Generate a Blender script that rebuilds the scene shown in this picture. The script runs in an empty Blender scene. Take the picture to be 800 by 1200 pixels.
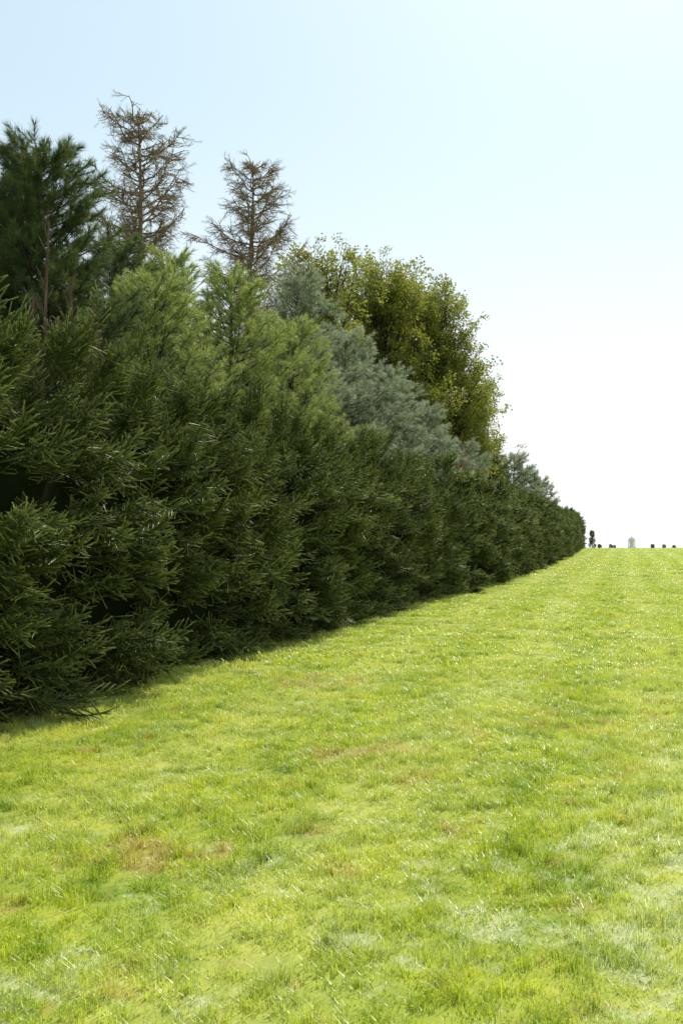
import bpy, math, random
import numpy as np
from mathutils import Vector
R = np.random.default_rng(7)
scene = bpy.context.scene
scene.view_settings.view_transform = 'Standard'
try: scene.view_settings.look = 'None'
except Exception: pass
scene.view_settings.exposure = 0

# ---------------------------------------------------------------- layout
HY = np.array([-40, 8.2, 13.4, 21.5, 35.9, 69, 133, 300]); HX = np.array([-18.2, -2.8, -1.15, 1.47, 6.15, 15.6, 32.3, 75])
def hx(y): return np.interp(y, HY, HX)
def gz(x, y):
    x = np.asarray(x, float); y = np.asarray(y, float)
    z = 0.03*np.sin(x*0.5+1)*np.sin(y*0.33) + 0.018*np.sin(x*1.3+y*0.9)+0.012*np.sin(x*2.3-y*1.7)
    z = z*np.clip((260-np.abs(y))/200, 0, 1)
    d = np.clip(y-122, 0, None)
    fall = np.where(d < 35, 0.0008*d*d, 0.98+0.056*(d-35))
    return z-np.minimum(fall, 120)

# ---------------------------------------------------------------- materials
def nodes(name):
    m = bpy.data.materials.new(name); m.use_nodes = True
    nt = m.node_tree; nt.nodes.clear()
    return m, nt, nt.nodes, nt.links
def mixc(nt, fac, a, b):
    n = nt.nodes.new('ShaderNodeMix'); n.data_type = 'RGBA'
    for s, v in ((0, fac), (6, a), (7, b)):
        if isinstance(v, (int, float)): n.inputs[s].default_value = v
        elif isinstance(v, tuple): n.inputs[s].default_value = (*v, 1)
        else: nt.links.new(v, n.inputs[s])
    return n.outputs[2]
def math_n(nt, op, a, b=None, clamp=False):
    n = nt.nodes.new('ShaderNodeMath'); n.operation = op; n.use_clamp = clamp
    for i, v in enumerate((a, b)):
        if v is None: continue
        if isinstance(v, (int, float)): n.inputs[i].default_value = v
        else: nt.links.new(v, n.inputs[i])
    return n.outputs[0]
def noise(nt, vec, scale, detail=2, rough=.5):
    n = nt.nodes.new('ShaderNodeTexNoise'); n.inputs['Scale'].default_value = scale
    n.inputs['Detail'].default_value = detail; n.inputs['Roughness'].default_value = rough
    if vec is not None: nt.links.new(vec, n.inputs['Vector'])
    return n.outputs[0]
def ramp(nt, fac, lo, hi):
    n = nt.nodes.new('ShaderNodeMapRange'); n.inputs[1].default_value = lo; n.inputs[2].default_value = hi
    nt.links.new(fac, n.inputs[0]); return n.outputs[0]
def attr(nt, name):
    n = nt.nodes.new('ShaderNodeAttribute'); n.attribute_name = name; return n.outputs['Fac']

def foliage_mat(name, dark, mid, tip, transl=.35, rough=.45, spec=.35, nscale=.8, tcol=None, tipf=.8):
    m, nt, N, L = nodes(name)
    geo = N.new('ShaderNodeNewGeometry'); oi = N.new('ShaderNodeObjectInfo')
    f = math_n(nt, 'ADD', math_n(nt, 'MULTIPLY', oi.outputs['Random'], .5), ramp(nt, noise(nt, geo.outputs['Position'], nscale, 1), .25, .8))
    f = math_n(nt, 'MULTIPLY', f, .75, True)
    c = mixc(nt, f, dark, mid)
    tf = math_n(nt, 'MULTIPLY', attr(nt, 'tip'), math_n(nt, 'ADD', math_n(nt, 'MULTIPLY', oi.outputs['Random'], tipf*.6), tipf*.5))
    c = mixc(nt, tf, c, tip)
    p = N.new('ShaderNodeBsdfPrincipled'); p.inputs['Roughness'].default_value = rough
    p.inputs['Specular IOR Level'].default_value = spec
    L.new(c, p.inputs['Base Color'])
    t = N.new('ShaderNodeBsdfTranslucent')
    L.new(mixc(nt, .5, c, tcol or tip), t.inputs['Color'])
    mx = N.new('ShaderNodeMixShader'); mx.inputs[0].default_value = transl
    L.new(p.outputs[0], mx.inputs[1]); L.new(t.outputs[0], mx.inputs[2])
    o = N.new('ShaderNodeOutputMaterial'); L.new(mx.outputs[0], o.inputs[0])
    return m
def bark_mat(name, a, b, sc=9):
    m, nt, N, L = nodes(name)
    tc = N.new('ShaderNodeTexCoord')
    mp = N.new('ShaderNodeMapping'); mp.inputs['Scale'].default_value = (1, 1, .25); L.new(tc.outputs['Object'], mp.inputs[0])
    nz = noise(nt, mp.outputs[0], sc, 3, .7)
    p = N.new('ShaderNodeBsdfPrincipled'); p.inputs['Roughness'].default_value = .9
    p.inputs['Specular IOR Level'].default_value = .15
    L.new(mixc(nt, ramp(nt, nz, .3, .7), a, b), p.inputs['Base Color'])
    o = N.new('ShaderNodeOutputMaterial'); L.new(p.outputs[0], o.inputs[0]); return m

M_spruce = foliage_mat('spruce_needles', (.016, .034, .010), (.07, .11, .026), (.46, .50, .15), .28, .5, .2, 1.1, (.34, .42, .06), .95)  # paler tips; sunlit tips and shaded inner twigs put into the colours
M_pine = foliage_mat('pine_needles', (.03, .065, .02), (.07, .12, .035), (.16, .2, .06), .3, .5, .25)
M_pinelight = foliage_mat('pine_needles_light', (.09, .145, .03), (.22, .30, .065), (.44, .50, .14), .42, .5, .3)
M_pineblue = foliage_mat('pine_needles_blue', (.09, .14, .065), (.21, .27, .14), (.48, .52, .34), .35, .42, .4)
M_leaf = foliage_mat('broad_leaves', (.05, .08, .018), (.14, .18, .03), (.32, .32, .05), .42, .5, .3, .5, (.52, .52, .06))
M_red = foliage_mat('red_leaves', (.10, .05, .025), (.16, .08, .035), (.2, .11, .05), .4)
M_larch = foliage_mat('larch_needles', (.16, .12, .05), (.26, .2, .08), (.3, .26, .1), .35)
M_bark = bark_mat('bark', (.09, .06, .04), (.19, .14, .10))
M_barkdark = bark_mat('dark_bark', (.04, .032, .025), (.09, .07, .055))
M_larchbark = bark_mat('larch_bark', (.17, .125, .09), (.34, .25, .18))

def shade_core_mat():  # near-black colour stands in for the shade deep in the hedge
    m, nt, N, L = nodes('hedge_shade_core')
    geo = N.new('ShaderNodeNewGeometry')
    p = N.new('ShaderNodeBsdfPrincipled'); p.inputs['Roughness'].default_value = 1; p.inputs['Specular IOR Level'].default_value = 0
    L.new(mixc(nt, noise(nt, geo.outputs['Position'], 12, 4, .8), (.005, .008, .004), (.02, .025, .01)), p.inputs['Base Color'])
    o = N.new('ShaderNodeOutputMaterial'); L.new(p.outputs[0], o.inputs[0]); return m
M_core = shade_core_mat()

def lawn_colour(nt, N, L, blade):
    geo = N.new('ShaderNodeNewGeometry'); P = geo.outputs['Position']
    def shifted(v):
        mp = N.new('ShaderNodeMapping'); mp.inputs['Location'].default_value = v; L.new(P, mp.inputs[0]); return mp.outputs[0]
    def spots(lst):
        tot = None
        for (x, y, r) in lst:
            d = N.new('ShaderNodeVectorMath'); d.operation = 'DISTANCE'; L.new(P, d.inputs[0]); d.inputs[1].default_value = (x, y, 0)
            v = ramp(nt, d.outputs['Value'], r, 0)
            tot = v if tot is None else math_n(nt, 'ADD', tot, v)
        return tot
    small = ramp(nt, noise(nt, P, 1.6, 4, .8), .36, .64)
    green = (.25, .39, .03); lime = (.62, .67, .06)
    c = mixc(nt, small, green, lime)
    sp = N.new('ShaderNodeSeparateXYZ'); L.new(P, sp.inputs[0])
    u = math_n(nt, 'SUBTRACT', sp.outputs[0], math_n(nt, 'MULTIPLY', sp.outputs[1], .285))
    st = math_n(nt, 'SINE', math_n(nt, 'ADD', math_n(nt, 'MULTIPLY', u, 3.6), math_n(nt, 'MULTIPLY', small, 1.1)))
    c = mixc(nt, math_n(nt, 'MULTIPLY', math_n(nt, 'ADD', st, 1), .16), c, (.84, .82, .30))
    n2 = noise(nt, shifted((3.1, 7.7, 0)), 2.1, 4, .78)
    c = mixc(nt, math_n(nt, 'MULTIPLY', ramp(nt, n2, .46, .36), .6), c, (.12, .22, .02))
    br = math_n(nt, 'ADD', n2, math_n(nt, 'MULTIPLY', spots([(1.8, 8.6, 1.0), (-.2, 10.9, 1.3), (.2, 6.9, 1.0), (-.9, 5.0, .6)]), .11))
    c = mixc(nt, math_n(nt, 'MULTIPLY', ramp(nt, br, .575, .68), .8), c, (.56, .37, .15))
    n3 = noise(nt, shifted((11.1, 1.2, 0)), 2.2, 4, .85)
    sheen = math_n(nt, 'ADD', n3, math_n(nt, 'MULTIPLY', spots([(1.6, 4.7, 1.2), (.35, 4.0, .6), (-1.1, 3.4, .6), (1.5, 3.5, .8), (2.6, 6.2, 1.0)]), .15))
    c = mixc(nt, math_n(nt, 'MULTIPLY', ramp(nt, sheen, .57, .69), .7), c, (.84, .87, .60))  # sheen on the grass painted as pale colour, gathered at set spots
    if blade:
        r = attr(nt, 'rnd')
        c = mixc(nt, math_n(nt, 'ADD', math_n(nt, 'MULTIPLY', ramp(nt, r, .0, .5), .5), .5), mixc(nt, .4, c, (.10, .2, .02)), c)
        c = mixc(nt, math_n(nt, 'MULTIPLY', ramp(nt, r, .93, .95), .8), c, (.74, .60, .32))
    return c
def grass_mat():
    m, nt, N, L = nodes('grass_blades')
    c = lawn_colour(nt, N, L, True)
    p = N.new('ShaderNodeBsdfPrincipled'); p.inputs['Roughness'].default_value = .36; p.inputs['Specular IOR Level'].default_value = .4
    L.new(c, p.inputs['Base Color'])
    t = N.new('ShaderNodeBsdfTranslucent'); L.new(mixc(nt, .3, c, (.80, .90, .05)), t.inputs['Color'])
    mx = N.new('ShaderNodeMixShader'); mx.inputs[0].default_value = .48
    L.new(p.outputs[0], mx.inputs[1]); L.new(t.outputs[0], mx.inputs[2])
    o = N.new('ShaderNodeOutputMaterial'); L.new(mx.outputs[0], o.inputs[0]); return m
M_grass = grass_mat()
def ground_mat():
    m, nt, N, L = nodes('lawn_ground')
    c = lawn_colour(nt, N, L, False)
    geo = N.new('ShaderNodeNewGeometry')
    n2 = noise(nt, geo.outputs['Position'], 25, 3, .8)
    c = mixc(nt, math_n(nt, 'ADD', math_n(nt, 'MULTIPLY', n2, .6), .25), c, (.15, .15, .035))
    litter = mixc(nt, n2, (.03, .022, .012), (.12, .08, .045))
    mask = ramp(nt, math_n(nt, 'ADD', attr(nt, 'u'), math_n(nt, 'MULTIPLY', noise(nt, geo.outputs['Position'], 2.5, 3), .6)), .1, .5)
    c = mixc(nt, mask, litter, c)
    p = N.new('ShaderNodeBsdfPrincipled'); p.inputs['Roughness'].default_value = .95; p.inputs['Specular IOR Level'].default_value = .1
    L.new(c, p.inputs['Base Color'])
    o = N.new('ShaderNodeOutputMaterial'); L.new(p.outputs[0], o.inputs[0]); return m
M_ground = ground_mat()
def stone_mat(name, a, b):
    return bark_mat(name, a, b, 6)

# ---------------------------------------------------------------- helpers
class MB:
    def __init__(s): s.v = []; s.f = []; s.n = 0; s.t = []
    def add(s, vs, fs, t=None):
        s.v.extend(vs); s.f.extend([tuple(i+s.n for i in f) for f in fs]); s.n += len(vs)
        s.t.extend(t if t is not None else [0.0]*len(vs))
    def tube(s, pts, rad, k=5, tip=0.0):
        pts = np.asarray(pts, float); n = len(pts)
        d = np.gradient(pts, axis=0); d /= (np.linalg.norm(d, axis=1, keepdims=True)+1e-9)
        ref = np.array([0, 0, 1.]) if abs(d[0][2]) < .8 else np.array([1., 0, 0])
        a = np.cross(d, ref); a /= (np.linalg.norm(a, axis=1, keepdims=True)+1e-9); b = np.cross(d, a)
        vs = []
        for i in range(n):
            for j in range(k):
                an = 2*math.pi*j/k
                vs.append(tuple(pts[i]+rad[i]*(math.cos(an)*a[i]+math.sin(an)*b[i])))
        fs = [(i*k+j, i*k+(j+1) % k, (i+1)*k+(j+1) % k, (i+1)*k+j) for i in range(n-1) for j in range(k)]
        tv = [tip]*len(vs) if not isinstance(tip, (list, tuple)) else [t for t in tip for _ in range(k)]
        s.add(vs, fs, tv)
    def mesh(s, name, mat, attrname='tip', smooth=False):
        me = bpy.data.meshes.new(name); me.from_pydata(s.v, [], s.f)
        at = me.attributes.new(attrname, 'FLOAT', 'POINT'); at.data.foreach_set('value', np.array(s.t, dtype=np.float32))
        for m in (mat if isinstance(mat, list) else [mat]): me.materials.append(m)
        if smooth: me.polygons.foreach_set('use_smooth', [True]*len(me.polygons))
        return me
def rv(): 
    v = R.normal(size=3); return v/np.linalg.norm(v)
def nrm(v): return v/(np.linalg.norm(v)+1e-9)

def link(name, me, parent=None):
    o = bpy.data.objects.new(name, me); scene.collection.objects.link(o)
    if parent: o.parent = parent
    return o
def empty(name):
    o = bpy.data.objects.new(name, None); scene.collection.objects.link(o); return o
def protos(cname, meshes):
    c = bpy.data.collections.new(cname)
    for i, me in enumerate(meshes):
        o = bpy.data.objects.new('%s_%02d' % (cname, i), me); c.objects.link(o)
    return c
GN = {}
def gn_for(coll):
    if coll.name in GN: return GN[coll.name]
    ng = bpy.data.node_groups.new('scatter_'+coll.name, 'GeometryNodeTree')
    ng.interface.new_socket('Geometry', in_out='INPUT', socket_type='NodeSocketGeometry')
    ng.interface.new_socket('Geometry', in_out='OUTPUT', socket_type='NodeSocketGeometry')
    N, L = ng.nodes, ng.links
    gi = N.new('NodeGroupInput'); go = N.new('NodeGroupOutput')
    ci = N.new('GeometryNodeCollectionInfo'); ci.inputs[0].default_value = coll
    ci.inputs[1].default_value = True; ci.inputs[2].default_value = True
    ip = N.new('GeometryNodeInstanceOnPoints'); ip.inputs['Pick Instance'].default_value = True
    def na(nm, ty):
        n = N.new('GeometryNodeInputNamedAttribute'); n.data_type = ty; n.inputs[0].default_value = nm; return n.outputs[0]
    L.new(gi.outputs[0], ip.inputs['Points']); L.new(ci.outputs[0], ip.inputs['Instance'])
    L.new(na('vid', 'INT'), ip.inputs['Instance Index'])
    L.new(na('rot', 'FLOAT_VECTOR'), ip.inputs['Rotation'])
    L.new(na('scl', 'FLOAT_VECTOR'), ip.inputs['Scale'])
    L.new(ip.outputs[0], go.inputs[0]); GN[coll.name] = ng
    return ng
def scatter(name, pts, rot, scl, coll, parent=None):
    pts = np.asarray(pts, np.float32); n = len(pts)
    me = bpy.data.meshes.new(name); me.vertices.add(n); me.vertices.foreach_set('co', pts.ravel())
    a = me.attributes.new('rot', 'FLOAT_VECTOR', 'POINT'); a.data.foreach_set('vector', np.asarray(rot, np.float32).ravel())
    scl = np.asarray(scl, np.float32)
    if scl.ndim == 1: scl = np.repeat(scl[:, None], 3, 1)
    a = me.attributes.new('scl', 'FLOAT_VECTOR', 'POINT'); a.data.foreach_set('vector', scl.ravel())
    a = me.attributes.new('vid', 'INT', 'POINT'); a.data.foreach_set('value', R.integers(0, len(coll.objects), n).astype(np.int32))
    o = link(name, me, parent)
    md = o.modifiers.new('scatter', 'NODES'); md.node_group = gn_for(coll)
    return o
def eul(dirs, roll):
    dirs = np.asarray(dirs, float); yaw = np.arctan2(dirs[:, 1], dirs[:, 0])
    pit = np.arctan2(dirs[:, 2], np.hypot(dirs[:, 0], dirs[:, 1]))
    return np.stack([roll, -pit, yaw], 1)

# ---------------------------------------------------------------- sprig prototypes (all grow along +X)
def needles_along(mb, p0, p1, n, ln, wd, ang, up=0, t0=0, t1=1):
    ax = nrm(p1-p0)
    for i in range(n):
        s = (i+R.random())/n; p = p0+(p1-p0)*s
        r = R.normal(size=3); r[2] += up; r -= ax*np.dot(r, ax); r = nrm(r)
        a = ang*(.75+.5*R.random()); d = ax*math.cos(a)+r*math.sin(a)
        w = nrm(np.cross(d, rv()))*wd*.5; l = ln*(.75+.5*R.random())
        t = max(0, t0+(t1-t0)*s)
        mb.add([tuple(p-w), tuple(p+w), tuple(p+d*l)], [(0, 1, 2)], [t, t, t])
def spruce_spray(dens, ln, wd, k=5, body=.007):
    mb = MB(); Lm = .5
    ax = lambda t: np.array([Lm*t, 0, -.05*math.sin(t*2.4)+.09*t*t])
    pts = [ax(t) for t in np.linspace(0, 1, 5)]
    for a, b, i in zip(pts[:-1], pts[1:], range(4)):
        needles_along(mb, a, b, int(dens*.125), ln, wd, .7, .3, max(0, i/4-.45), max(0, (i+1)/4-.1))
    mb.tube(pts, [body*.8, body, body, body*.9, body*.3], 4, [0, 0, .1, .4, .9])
    for i in range(k):
        t = .1+.74*i/k
        for sd in (-1, 1):
            p = ax(t+R.normal()*.02); l = (.22*(1-t)**.7+.05)*(.65+.5*R.random()); a = .8+R.normal()*.14
            q = p+l*np.array([math.cos(a), sd*math.sin(a), -.05+R.normal()*.22])
            mb.tube([p, p*.4+q*.6, q], [body*.7, body, body*.3], 4, [0, .25, .9])
            needles_along(mb, p, q, max(6, int(dens*l)), ln, wd, .68, .3, -.35, .95)
    return mb.mesh('spruce_spray', M_spruce)
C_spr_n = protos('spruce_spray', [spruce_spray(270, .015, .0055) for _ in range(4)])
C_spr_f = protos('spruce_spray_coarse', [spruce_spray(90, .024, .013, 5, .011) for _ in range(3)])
def pine_tuft(mat, n=80, wd=.0055):
    mb = MB()
    p0 = np.zeros(3); p1 = np.array([.2, 0, .02])
    mb.tube([p0, p1*.5, p1], [.006, .004, .003], 3)
    needles_along(mb, p0, p1, n, .105, wd, .75, .2, .1, 1)
    needles_along(mb, p1*.9, p1*1.02, n//4, .1, wd, .4, 0, .8, 1)
    return mb.mesh('pine_tuft', mat)
C_pine = protos('pine_tuft', [pine_tuft(M_pine) for _ in range(3)])
C_pinel = protos('pine_tuft_light', [pine_tuft(M_pinelight, 60, .007) for _ in range(3)])
C_pineb = protos('pine_tuft_blue', [pine_tuft(M_pineblue, 50, .009) for _ in range(3)])
C_larch = protos('larch_tuft', [pine_tuft(M_larch, 14, .006) for _ in range(2)])
def leaf_clump(mat, n=30, rad=.28, ls=.105):
    mb = MB()
    for i in range(n):
        c = rv()*rad*R.random()**.5; c[0] += rad*.6
        d = nrm(rv()+np.array([.5, 0, -.3])); w = nrm(np.cross(d, rv())); nn = np.cross(d, w)
        l = ls*(.7+.6*R.random()); h = .33*l; t = R.random()
        mb.add([tuple(c), tuple(c+d*l*.45+w*h+nn*h*.3), tuple(c+d*l), tuple(c+d*l*.45-w*h+nn*h*.3)], [(0, 1, 2), (0, 2, 3)], [t]*4)
    for i in range(3):
        mb.tube([np.zeros(3), rv()*rad*.4+np.array([.1, 0, 0]), rv()*rad*.7+np.array([.2, 0, 0])], [.007, .005, .002], 3)
    return mb.mesh('leaf_clump', mat)
C_leaf = protos('leaf_clump', [leaf_clump(M_leaf) for _ in range(4)])
C_red = protos('red_leaf_clump', [leaf_clump(M_red, 30, .2, .06) for _ in range(2)])

# ---------------------------------------------------------------- ground
us = np.unique(np.concatenate([np.linspace(-8, 45, 90), [-3500, -1500, -700, -300, -150, -80, -40, -20, -13, 60, 90, 150, 300, 700, 1500, 3500]]))
ys = np.unique(np.concatenate([np.linspace(-10, 60, 110), np.linspace(60, 300, 90), [-3000, -1000, -300, -100, -40, -20, 400, 600, 900, 1500, 2200, 3000, 4500]]))
U, Y = np.meshgrid(us, ys); X = hx(Y)+U; Z = gz(X, Y)
me = bpy.data.meshes.new('lawn'); nu = len(us); ny = len(ys)
V = np.stack([X.ravel(), Y.ravel(), Z.ravel()], 1)
F = [(j*nu+i, j*nu+i+1, (j+1)*nu+i+1, (j+1)*nu+i) for j in range(ny-1) for i in range(nu-1)]
me.from_pydata(V.tolist(), [], F); me.polygons.foreach_set('use_smooth', [True]*len(F))
a = me.attributes.new('u', 'FLOAT', 'POINT'); a.data.foreach_set('value', U.ravel().astype(np.float32))
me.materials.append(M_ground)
link('lawn_ground', me)

# grass
def grass_patch(size, n, h, w, clf=.5):
    mb = MB()
    cl = R.random((int(n/45)+1, 2))*size-size/2; ch = .5+1.1*R.random(len(cl))**1.5
    vs = []; fs = []; ts = []; b = 0
    for i in range(n):
        if R.random() < clf:
            k = R.integers(len(cl)); p = cl[k]+R.normal(size=2)*size*.035; hh = h*ch[k]*1.15
        else:
            p = (R.random(2)-.5)*size; hh = h*.7
        hh *= .55+.8*R.random(); an = R.random()*6.283; d = np.array([math.cos(an), math.sin(an)])
        ln = (.25+1.1*R.random())*hh; s = np.array([-d[1], d[0]])*w*(.6+.8*R.random())*.5; r = R.random()
        m = p+d*ln*.35; t = p+d*ln
        vs += [(p[0]-s[0], p[1]-s[1], -.01), (p[0]+s[0], p[1]+s[1], -.01), (m[0]+s[0]*.8, m[1]+s[1]*.8, hh*.6), (m[0]-s[0]*.8, m[1]-s[1]*.8, hh*.6), (t[0], t[1], hh*.9)]
        fs += [(b, b+1, b+2, b+3), (b+3, b+2, b+4)]; ts += [r]*5; b += 5
    mb.v, mb.f, mb.t = vs, fs, ts
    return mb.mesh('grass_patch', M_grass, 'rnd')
C_g1 = protos('grass_patch_fine', [grass_patch(.6, 2100, .042, .0038) for _ in range(4)])
C_g2 = protos('grass_patch_mid', [grass_patch(1.2, 2200, .042, .009) for _ in range(3)])
C_g3 = protos('grass_patch_wide', [grass_patch(2.6, 1800, .045, .03) for _ in range(3)])
lawn = empty('lawn_grass')
def grass_zone(nm, y0, y1, step, coll):
    P = []
    y = y0
    while y < y1:
        x0 = max(hx(y)-.1, -.5*y-4); x1 = .45*y+6
        xs = np.arange(x0, x1, step)
        for x in xs: P.append((x+R.normal()*step*.08+.1, y+R.normal()*step*.08))
        y += step
    P = np.array(P); z = gz(P[:, 0], P[:, 1])
    rot = np.zeros((len(P), 3)); rot[:, 2] = R.random(len(P))*6.283
    scatter(nm, np.column_stack([P, z]), rot, np.column_stack([np.ones((len(P), 2)), .75+.5*R.random(len(P))]), coll, lawn)
grass_zone('near_grass', .2, 12, .54, C_g1)
grass_zone('middle_grass', 12, 40, 1.1, C_g2)
grass_zone('far_grass', 40, 150, 2.4, C_g3)

# ---------------------------------------------------------------- hedge
def hedge_h(y): return np.interp(y, [0, 10, 13, 17, 26, 45, 80, 133], [3.2, 3.2, 3.15, 3.2, 3.05, 2.95, 3.2, 3.8])
hedge = empty('spruce_hedge')
near = [[], [], []]; far = [[], [], []]; stems = MB()
y = -7.0; DEP = 1.35
while y < 134:
    s = 1.4+.4*R.random(); nearT = y < 27
    cy = y; cx = hx(y)-DEP+R.normal()*.08+.02; H = hedge_h(y)*(.94+.14*R.random()); RR = DEP*(.90+.19*R.random())
    gz0 = float(gz(cx, cy))
    stems.tube([(cx, cy, gz0-.1), (cx+.05, cy, H*.5), (cx, cy, H*.92)], [.09, .06, .015], 6)
    visible = y > 4
    nl = (105 if nearT and visible else (54 if y < 60 else 38))
    ns = (11 if nearT else 8)
    if not visible: nl, ns = 45, 7
    for k in range(nl):
        t = (k+R.random())/nl; z = .1+(H-.3)*t
        az = R.random()*6.283
        if math.cos(az) < -.3 and R.random() < .6: az = R.random()*2.4-1.2
        prof = RR*(1-.5*max(0, (t-.6)/.4)**2.0)*(.92+.08*min(1, t/.12))
        prof *= .78+.08*math.sin(az*3+cy*5+t*9)+.33*R.random()
        el = math.radians(-14+34*t+R.normal()*7)+ (0.8*max(0, t-.82)/.18)
        Lb = prof
        hd = np.array([math.cos(az), math.sin(az), 0])
        def pt(q): return np.array([cx, cy, gz0+z])+hd*Lb*q*math.cos(el*.6)+np.array([0, 0, Lb*q*math.sin(el)+.12*q*q*Lb])
        if nearT: stems.tube([pt(.3), pt(.65), pt(.95)], [.014, .009, .003], 3)
        for j in range(ns):
            q = 1.03-.40*(R.random()**1.4); p = pt(q)
            side = R.normal()*.55; a2 = az+side
            e2 = el+R.normal()*.27+.25-.18*abs(side)
            d = np.array([math.cos(a2)*math.cos(e2), math.sin(a2)*math.cos(e2), math.sin(e2)])
            T = near if nearT else far
            T[0].append(p-d*.22+R.normal(size=3)*.05); T[1].append(d); T[2].append((.6+.6*R.random()) if nearT else (.8+.45*R.random()))
    for q in range(R.integers(1, 5)):
        p = np.array([cx+R.normal()*.35, cy+R.normal()*.4, gz0+H-.25]); T = near if nearT else far
        l = .3+.45*R.random()
        stems.tube([p, p+np.array([0, 0, l])], [.009, .003], 3)
        for j in range(6):
            a2 = R.random()*6.28; d = nrm(np.array([math.cos(a2)*.7, math.sin(a2)*.7, .9]))
            T[0].append(p+np.array([0, 0, l*j/6-.2])); T[1].append(d); T[2].append(.35+.2*R.random())
    y += s
for (lx, ly, top) in [(-3.25, 10.8, 5.05), (-3.02, 10.9, 4.45), (-3.5, 11.1, 4.3), (-2.75, 11.0, 4.1)]:
    P = [np.array([lx, ly, 2.8]), np.array([lx+.02, ly, (2.8+top)/2]), np.array([lx+.05, ly+.02, top])]
    stems.tube(P, [.024, .018, .008], 5)
    for j in range(30):
        s_ = R.random(); p = np.array([lx+.03*s_, ly, 3.1+(top-3.1)*s_]); a2 = R.random()*6.28
        l = .14+.2*(1-s_); q = p+np.array([math.cos(a2)*l*.5, math.sin(a2)*l*.5, l])
        stems.tube([p, q], [.007, .004], 3)
        needles_along(stems, p, q, 30, .022, .008, .9)
    needles_along(stems, P[0], P[2], 360, .03, .009, .9)
def mk(nm, T, coll, rollsd=.5):
    n = len(T[0]); scatter(nm, np.array(T[0]), eul(np.array(T[1]), R.normal(size=n)*rollsd), np.array(T[2]), coll, hedge)
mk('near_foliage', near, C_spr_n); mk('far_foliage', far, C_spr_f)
link('stems', stems.mesh('hedge_stems', M_bark), hedge)
core = MB(); yy = np.arange(-8, 134.5, .35); K = 18; vs = []  # dark mesh added inside the foliage to block light and act as shade
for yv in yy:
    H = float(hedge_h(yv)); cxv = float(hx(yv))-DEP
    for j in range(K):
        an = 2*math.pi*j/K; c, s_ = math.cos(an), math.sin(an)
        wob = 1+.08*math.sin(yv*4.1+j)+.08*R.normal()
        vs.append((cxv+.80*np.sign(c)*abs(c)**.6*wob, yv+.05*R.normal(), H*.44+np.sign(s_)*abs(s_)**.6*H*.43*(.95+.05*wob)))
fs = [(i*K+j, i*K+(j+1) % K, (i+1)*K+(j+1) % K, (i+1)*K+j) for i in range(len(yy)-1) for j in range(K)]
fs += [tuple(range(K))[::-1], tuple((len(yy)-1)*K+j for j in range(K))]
core.add(vs, fs); link('shade_core', core.mesh('hedge_shade_core', M_core), hedge)

# ---------------------------------------------------------------- pines
def pine(x, y, h, Rm, coll, base=.12, dens=1.0, name='white_pine_tree', ts=1.25, lim=17):
    e = empty(name); wood = MB(); P = []; D = []; S = []
    z0 = float(gz(x, y)); lean = R.normal(size=2)*.02*h
    def tr(t): return np.array([x+lean[0]*t*t, y+lean[1]*t*t, z0+h*t])
    wood.tube([tr(t)-np.array([0, 0, .1*(t == 0)]) for t in np.linspace(0, .99, 9)], [.016*h*(1-t)**.8+.008 for t in np.linspace(0, .99, 9)], 8)
    n = int(lim*h*dens)
    for k in range(n):
        t = base+(1-base)*((k+R.random())/n)**.9*.985; az = k*2.39996+R.normal()*.3
        tt = (t-base)/(1-base)
        Lb = (Rm*(1-tt)**.75*(.45+.8*R.random())*(.75+.25*min(1, tt/.15))+.22)
        el0 = math.radians(6+30*tt+R.normal()*7); hd = np.array([math.cos(az), math.sin(az), 0]); o = tr(t)
        def pt(q): return o+hd*Lb*q*math.cos(el0)+np.array([0, 0, Lb*q*math.sin(el0)+.22*Lb*q*q-.12*Lb*q*(1-q)])
        qs = np.linspace(0, 1, 5); wood.tube([pt(q) for q in qs], [.012*Lb*(1-q)+.006 for q in qs], 4)
        m = max(3, int(Lb/.16)); sd = 1
        for j in range(m):
            q = .2+.8*(j+R.random())/m; sd = -sd
            a2 = az+sd*(.35+.55*R.random()); l = (.5*Lb*(1-q)*.8+.16)*(.6+.6*R.random()); l = min(l, .8)
            e2 = el0*.5+.12+R.normal()*.22
            d = np.array([math.cos(a2)*math.cos(e2), math.sin(a2)*math.cos(e2), math.sin(e2)]); b = pt(q)
            if l > .3: wood.tube([b, b+d*l], [.007, .003], 3)
            m2 = max(1, int(l/.18))+1
            for i in range(m2):
                s_ = R.random()*.3+.7*(i+1)/m2
                dd = nrm(d+np.array([0, 0, .25])+R.normal(size=3)*.5)
                P.append(b+d*l*s_+R.normal(size=3)*.03-dd*.05); D.append(dd); S.append(ts*(.6+.5*R.random()))
        P.append(pt(.97)); D.append(nrm(hd+np.array([0, 0, .8]))); S.append(ts)
    for j in range(4): P.append(tr(.97)); D.append(nrm(np.array([R.normal()*.3, R.normal()*.3, 1]))); S.append(ts)
    link('trunk_and_limbs', wood.mesh('pine_wood', M_barkdark, smooth=True), e)
    scatter('needles', np.array(P), eul(D, R.random(len(P))*6.28), np.array(S), coll, e)
pine(-3.95, 13.3, 6.6, 1.7, C_pine, dens=2.0)
pine(-4.7, 14.0, 6.4, 2.0, C_pine, dens=1.5)
pine(-4.3, 18.5, 6.9, 1.9, C_pine, dens=1.2)
pine(-2.9, 15.8, 5.6, 1.8, C_pinel, dens=1.5, ts=1.1)
pine(-2.0, 18.4, 6.3, 1.9, C_pinel, dens=1.4, ts=1.1)
pine(-3.7, 21.0, 7.4, 2.0, C_pinel, dens=1.2)
pine(-.9, 20.5, 5.9, 1.7, C_pinel, dens=1.3, ts=1.1)
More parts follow.
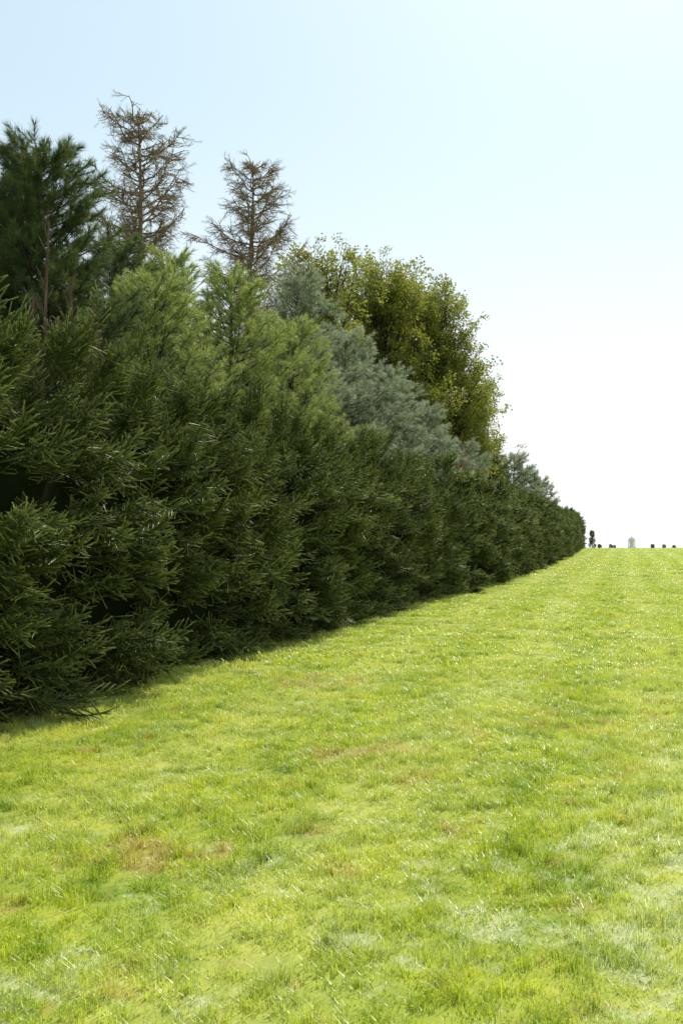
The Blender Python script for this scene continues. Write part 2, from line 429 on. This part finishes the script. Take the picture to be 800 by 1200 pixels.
pine(-1.3, 24.0, 7.9, 2.4, C_pineb)
pine(.1, 27.5, 7.1, 2.5, C_pineb)
pine(1.5, 31.0, 6.6, 2.5, C_pineb)
pine(3.1, 36.5, 6.2, 2.3, C_pineb)
pine(5.2, 42, 5.4, 2.0, C_pineb, dens=.8)
pine(-5.5, 27, 8.4, 2.6, C_pine, dens=.7)
pine(-8.5, 24, 8.5, 2.6, C_pine, dens=.5)
pine(-2.8, 33, 9.0, 2.8, C_pine, dens=.6)
pine(-9.5, 17, 8.0, 2.6, C_pine, dens=.5)
pine(-8.6, 9.5, 7.0, 2.2, C_pine, dens=.5)
pine(10.3, 60, 6.3, 2.2, C_pineb, dens=.6, ts=1.8)
pine(13.6, 73, 6.3, 2.2, C_pine, dens=.6, ts=1.9)
pine(8.2, 55, 6.0, 2.2, C_pine, dens=.6, ts=1.8)
pine(17.2, 86, 6.3, 2.2, C_pineb, dens=.5, ts=2.0)

# ---------------------------------------------------------------- bare larches
def larch(x, y, h, Rm, lean):
    e = empty('larch_tree'); w = MB(); P = []; D = []; S = []
    def tr(t): return np.array([x+lean*t*t*h*.05+.06*math.sin(t*9), y, h*t])
    ts_ = np.linspace(0, 1, 14); w.tube([tr(t)-np.array([0, 0, .1*(t == 0)]) for t in ts_], [.013*h*(1-t)**.9+.012 for t in ts_], 8)
    n = 125
    for k in range(n):
        t = .25+.74*(k+R.random())/n; az = k*2.4+R.normal()*.4; tt = (t-.25)/.75
        Lb = Rm*(1.05-tt)**.6*(.35+.85*R.random())
        if R.random() < .12: Lb *= .4
        el = math.radians(-8+44*tt+R.normal()*13); hd = np.array([math.cos(az), math.sin(az), 0]); o = tr(t); bend = .1+.3*R.random()
        ph = R.random()*6
        def pt(q): return o+hd*Lb*q*math.cos(el)+np.array([.05*math.sin(q*7+ph), .05*math.cos(q*8+ph), Lb*(q*math.sin(el)-.25*q*(1-q)+bend*q*q)])
        qs = np.linspace(0, 1, 7); w.tube([pt(q) for q in qs], [.026*(1-q)*(.6+.4*Lb/Rm)+.009 for q in qs], 4)
        for j in range(int(Lb/.1)+2):
            q = .1+.88*R.random(); a2 = az+R.choice([-1, 1])*(.4+.7*R.random()); l = (.18+.6*R.random()*(1-q*.5))*min(1, Lb)
            d = nrm(np.array([math.cos(a2), math.sin(a2), .0+R.normal()*.4])); b = pt(q); m_ = b+d*l*.5+R.normal(size=3)*.04; en = b+d*l+np.array([0, 0, .05])
            w.tube([b, m_, en], [.012, .010, .007], 3)
            for c in range(2):
                s_ = R.random(); dd = nrm(d+R.normal(size=3)*.7)
                w.tube([b+d*l*s_, b+d*l*s_+dd*.2], [.009, .006], 3)
            for s_ in (.2, .6, .95): P.append(b+d*l*s_); D.append(nrm(d+R.normal(size=3)*.5)); S.append(.6+.7*R.random())
    link('trunk_and_branches', w.mesh('larch_wood', M_larchbark), e)
    scatter('needles', np.array(P), eul(D, R.random(len(P))*6.28), np.array(S), C_larch, e)
larch(-5.2, 26, 12.8, 2.9, -.3)
larch(-2.9, 30, 13.0, 2.8, .3)

# ---------------------------------------------------------------- broadleaf trees
def broadleaf(x, y, h, crown, nb, name='maple_tree', coll=C_leaf, per=13, sc=1.2, trunk_r=.22, stems_n=1):
    e = empty(name); w = MB(); P = []; D = []; S = []; z0 = float(gz(x, y))
    vol = np.array([c[3]*c[4]*c[5] for c in crown]); vol = vol/vol.sum()
    zt = max(c[2]+c[5]*.3 for c in crown)
    tops = []
    for i in range(stems_n):
        tp = np.array([x+R.normal()*.5*(stems_n > 1)+.2, y+R.normal()*.4, z0+zt*(.85+.15*R.random())])
        b0 = np.array([x+(i-(stems_n-1)/2)*.5, y, z0-.1]); mid = (b0+tp)/2+np.array([R.normal()*.25, R.normal()*.2, 0])
        f = lambda t, b0=b0, mid=mid, tp=tp: (1-t)**2*b0+2*t*(1-t)*mid+t*t*tp
        w.tube([f(t) for t in np.linspace(0, 1, 10)], [trunk_r*(1-t)**.75+.02 for t in np.linspace(0, 1, 10)], 8); tops.append(f)
    for k in range(nb):
        c = crown[R.choice(len(crown), p=vol)]
        v = rv()*R.random()**.38; ctr = np.array([x+c[0]+v[0]*c[3], y+c[1]+v[1]*c[4], z0+c[2]+v[2]*c[5]])
        f = tops[R.integers(len(tops))]
        tz = np.clip((ctr[2]-z0)/zt*.62*(.7+.5*R.random()), .12, .93); a = f(tz)
        mid = a*.45+ctr*.55+np.array([0, 0, -.1*np.linalg.norm(ctr-a)])+R.normal(size=3)*.15
        g = lambda t: (1-t)**2*a+2*t*(1-t)*mid+t*t*ctr
        r0 = .018*np.linalg.norm(ctr-a)+.02
        w.tube([g(t) for t in np.linspace(0, 1, 6)], [r0*(1-t)+.012 for t in np.linspace(0, 1, 6)], 5)
        cs = .28+.25*R.random(); out = nrm(ctr-f(tz))
        npc = int(per*(.5+R.random()))
        for j in range(npc):
            off = R.normal(size=3)*np.array([cs, cs, cs*.7]); p = ctr+off
            w.tube([g(.75+.25*R.random()), p], [.012, .005], 3)
            P.append(p); D.append(nrm(off+out*.3+np.array([0, 0, -.1]))); S.append(sc*(.7+.5*R.random()))
    link('trunk_and_limbs', w.mesh('tree_wood', M_barkdark, smooth=True), e)
    scatter('leaves', np.array(P), eul(D, R.random(len(P))*6.28), np.array(S), coll, e)
broadleaf(-.9, 40, 14.0, [(0, 0, 11.9, 1.4, 1.5, 2.0), (-.3, 0, 8.8, 1.8, 1.8, 2.4)], 78, per=8, stems_n=2, trunk_r=.16)
broadleaf(1.6, 45, 14.0, [(0, 0, 11.4, 2.0, 2.2, 2.5), (.5, 0, 7.6, 2.5, 2.2, 2.6)], 125)
broadleaf(4.0, 49, 14.3, [(0, 0, 11.9, 2.0, 2.0, 2.4), (.7, -.3, 8.4, 2.4, 2.2, 2.8), (1.3, 0, 5.2, 2.1, 1.9, 1.8)], 180, stems_n=2)
broadleaf(6.4, 56, 11.5, [(0, 0, 8.6, 1.7, 2.2, 2.9), (.5, 0, 5.4, 2.0, 2.0, 2)], 110)
broadleaf(1.0, 52, 12.5, [(0, 0, 8.2, 3, 2.5, 3.6)], 80)
broadleaf(4.1, 38.5, 4.9, [(0, 0, 4.0, .5, .6, .6)], 16, 'red_shrub', C_red, 6, .9, .06, 3)

# ---------------------------------------------------------------- distant things on the crest
def juniper(x, y, h, r):
    e = empty('juniper_tree'); z0 = float(gz(x, y)); w = MB(); w.tube([(x, y, z0-.1), (x, y, z0+h*.9)], [.06, .02], 6)
    link('trunk', w.mesh('juniper_trunk', M_barkdark), e)
    P = []; D = []; S = []
    for k in range(260):
        t = R.random(); az = R.random()*6.28; rr = r*(1-t)**.6*(.6+.4*R.random())*(1+.25*math.sin(t*17))
        P.append((x+math.cos(az)*rr*.6, y+math.sin(az)*rr*.6, z0+.1+t*h*.9)); D.append(nrm(np.array([math.cos(az), math.sin(az), 1.2]))); S.append(.6+.3*R.random())
    scatter('foliage', np.array(P), eul(D, R.random(len(P))*6.28), np.array(S), C_spr_f, e)
juniper(34.7, 138, 2.5, .6)
M_stone = stone_mat('granite', (.12, .12, .12), (.25, .25, .24)); M_white = stone_mat('white_marble', (.7, .7, .68), (.82, .82, .8))
M_dstone = stone_mat('dark_granite', (.05, .05, .05), (.12, .12, .12))
def box(mb, cx, cy, cz, sx, sy, sz):
    v = [(cx+a*sx/2, cy+b*sy/2, cz+c*sz/2) for a in (-1, 1) for b in (-1, 1) for c in (-1, 1)]
    mb.add(v, [(0, 1, 3, 2), (4, 6, 7, 5), (0, 4, 5, 1), (2, 3, 7, 6), (0, 2, 6, 4), (1, 5, 7, 3)])
def gravestone(x, y, h, wd, mat):
    z0 = float(gz(x, y)); mb = MB(); box(mb, x, y, z0+.05, wd*1.35, .38, .26)
    n = 10; pr = [(-wd/2, 0)]+[(-wd/2*math.cos(math.pi*i/n), h-wd*.35+wd*.35*math.sin(math.pi*i/n)) for i in range(n+1)]+[(wd/2, 0)]
    b0 = z0+.181; vs = [(x+p[0], y-.08, b0+p[1]) for p in pr]+[(x+p[0], y+.08, b0+p[1]) for p in pr]; m = len(pr)
    mb.add(vs, [tuple(range(m)), tuple(range(2*m-1, m-1, -1))]+[(i, i+m, (i+1) % m+m, (i+1) % m) for i in range(m)])
    link('gravestone', mb.mesh('gravestone', mat))
for (gx, gy, h, wd, mt) in [(35.9, 139, .5, .4, M_dstone), (36.6, 141, .45, .35, M_stone), (37.6, 139, .4, .4, M_stone), (38.3, 142, .55, .4, M_dstone), (43.4, 139, .5, .4, M_dstone), (43.9, 141, .55, .35, M_dstone), (45.0, 139, .45, .4, M_stone), (46.2, 143, .55, .4, M_dstone), (46.0, 138, .35, .45, M_dstone), (39.4, 144, .5, .4, M_stone)]:
    gravestone(gx, gy, h, wd, mt)
mon = MB(); mx_, my_ = 41.6, 143; z0 = float(gz(mx_, my_))
def lathe(mb, prof, k=20):
    vs = [(mx_+r*math.cos(2*math.pi*j/k), my_+r*math.sin(2*math.pi*j/k), z0+z) for r, z in prof for j in range(k)]
    mb.add(vs, [(i*k+j, i*k+(j+1) % k, (i+1)*k+(j+1) % k, (i+1)*k+j) for i in range(len(prof)-1) for j in range(k)])
lathe(mon, [(0, .0), (.62, .0), (.62, .25), (.55, .25), (.55, .4), (.3, .4), (.3, 1.2)])
lathe(mon, [(.3, 1.2), (.52, 1.2), (.54, 1.35), (.46, 1.36), (.44, 1.5), (.36, 1.64), (.22, 1.75), (.07, 1.8), (.05, 1.95), (.07, 2.0), (0, 2.06)])
for j in range(8):
    a = j*math.pi/4; px, py = mx_+.46*math.cos(a), my_+.46*math.sin(a)
    mon.tube([(px, py, z0+.4), (px, py, z0+1.2)], [.05, .045], 8)
link('domed_monument', mon.mesh('domed_monument', M_white))

# ---------------------------------------------------------------- light
az, elv = math.radians(20), math.radians(47)
sd = Vector((math.sin(az)*math.cos(elv), math.cos(az)*math.cos(elv), math.sin(elv)))
sl = bpy.data.lights.new('sun', 'SUN'); sl.energy = 5; sl.angle = math.radians(.5); sl.color = (1, .95, .86)
so = bpy.data.objects.new('sun', sl); scene.collection.objects.link(so); so.rotation_euler = sd.to_track_quat('Z', 'Y').to_euler(); so.location = (0, 0, 50)
w = bpy.data.worlds.new('World'); scene.world = w; w.use_nodes = True
nt = w.node_tree; nt.nodes.clear()
sky = nt.nodes.new('ShaderNodeTexSky'); sky.sky_type = 'NISHITA'; sky.sun_disc = False
sky.sun_elevation = elv; sky.sun_rotation = az; sky.air_density = 1.0; sky.dust_density = .9; sky.ozone_density = 1.5
tc = nt.nodes.new('ShaderNodeTexCoord'); sx = nt.nodes.new('ShaderNodeSeparateXYZ'); nt.links.new(tc.outputs['Generated'], sx.inputs[0])
hz = nt.nodes.new('ShaderNodeMapRange'); hz.interpolation_type = 'SMOOTHSTEP'
hz.inputs[1].default_value = .42; hz.inputs[2].default_value = .0; nt.links.new(sx.outputs[2], hz.inputs[0])
skc = mixc(nt, .55, sky.outputs[0], (5.6, 7.0, 6.9))
skc = mixc(nt, hz.outputs[0], skc, (7.2, 7.3, 7.4))
bg = nt.nodes.new('ShaderNodeBackground'); bg.inputs[1].default_value = .15
o = nt.nodes.new('ShaderNodeOutputWorld'); nt.links.new(skc, bg.inputs[0]); nt.links.new(bg.outputs[0], o.inputs[0])

# ---------------------------------------------------------------- camera
cd = bpy.data.cameras.new('camera'); cam = bpy.data.objects.new('camera', cd); scene.collection.objects.link(cam)
cam.location = (0, 0, 1.6); cam.rotation_euler = (math.radians(90+1.37), 0, 0)
cd.sensor_fit = 'VERTICAL'; cd.sensor_height = 36; cd.sensor_width = 24; cd.lens = 35; cd.clip_end = 8000; cd.clip_start = .05
scene.camera = cam
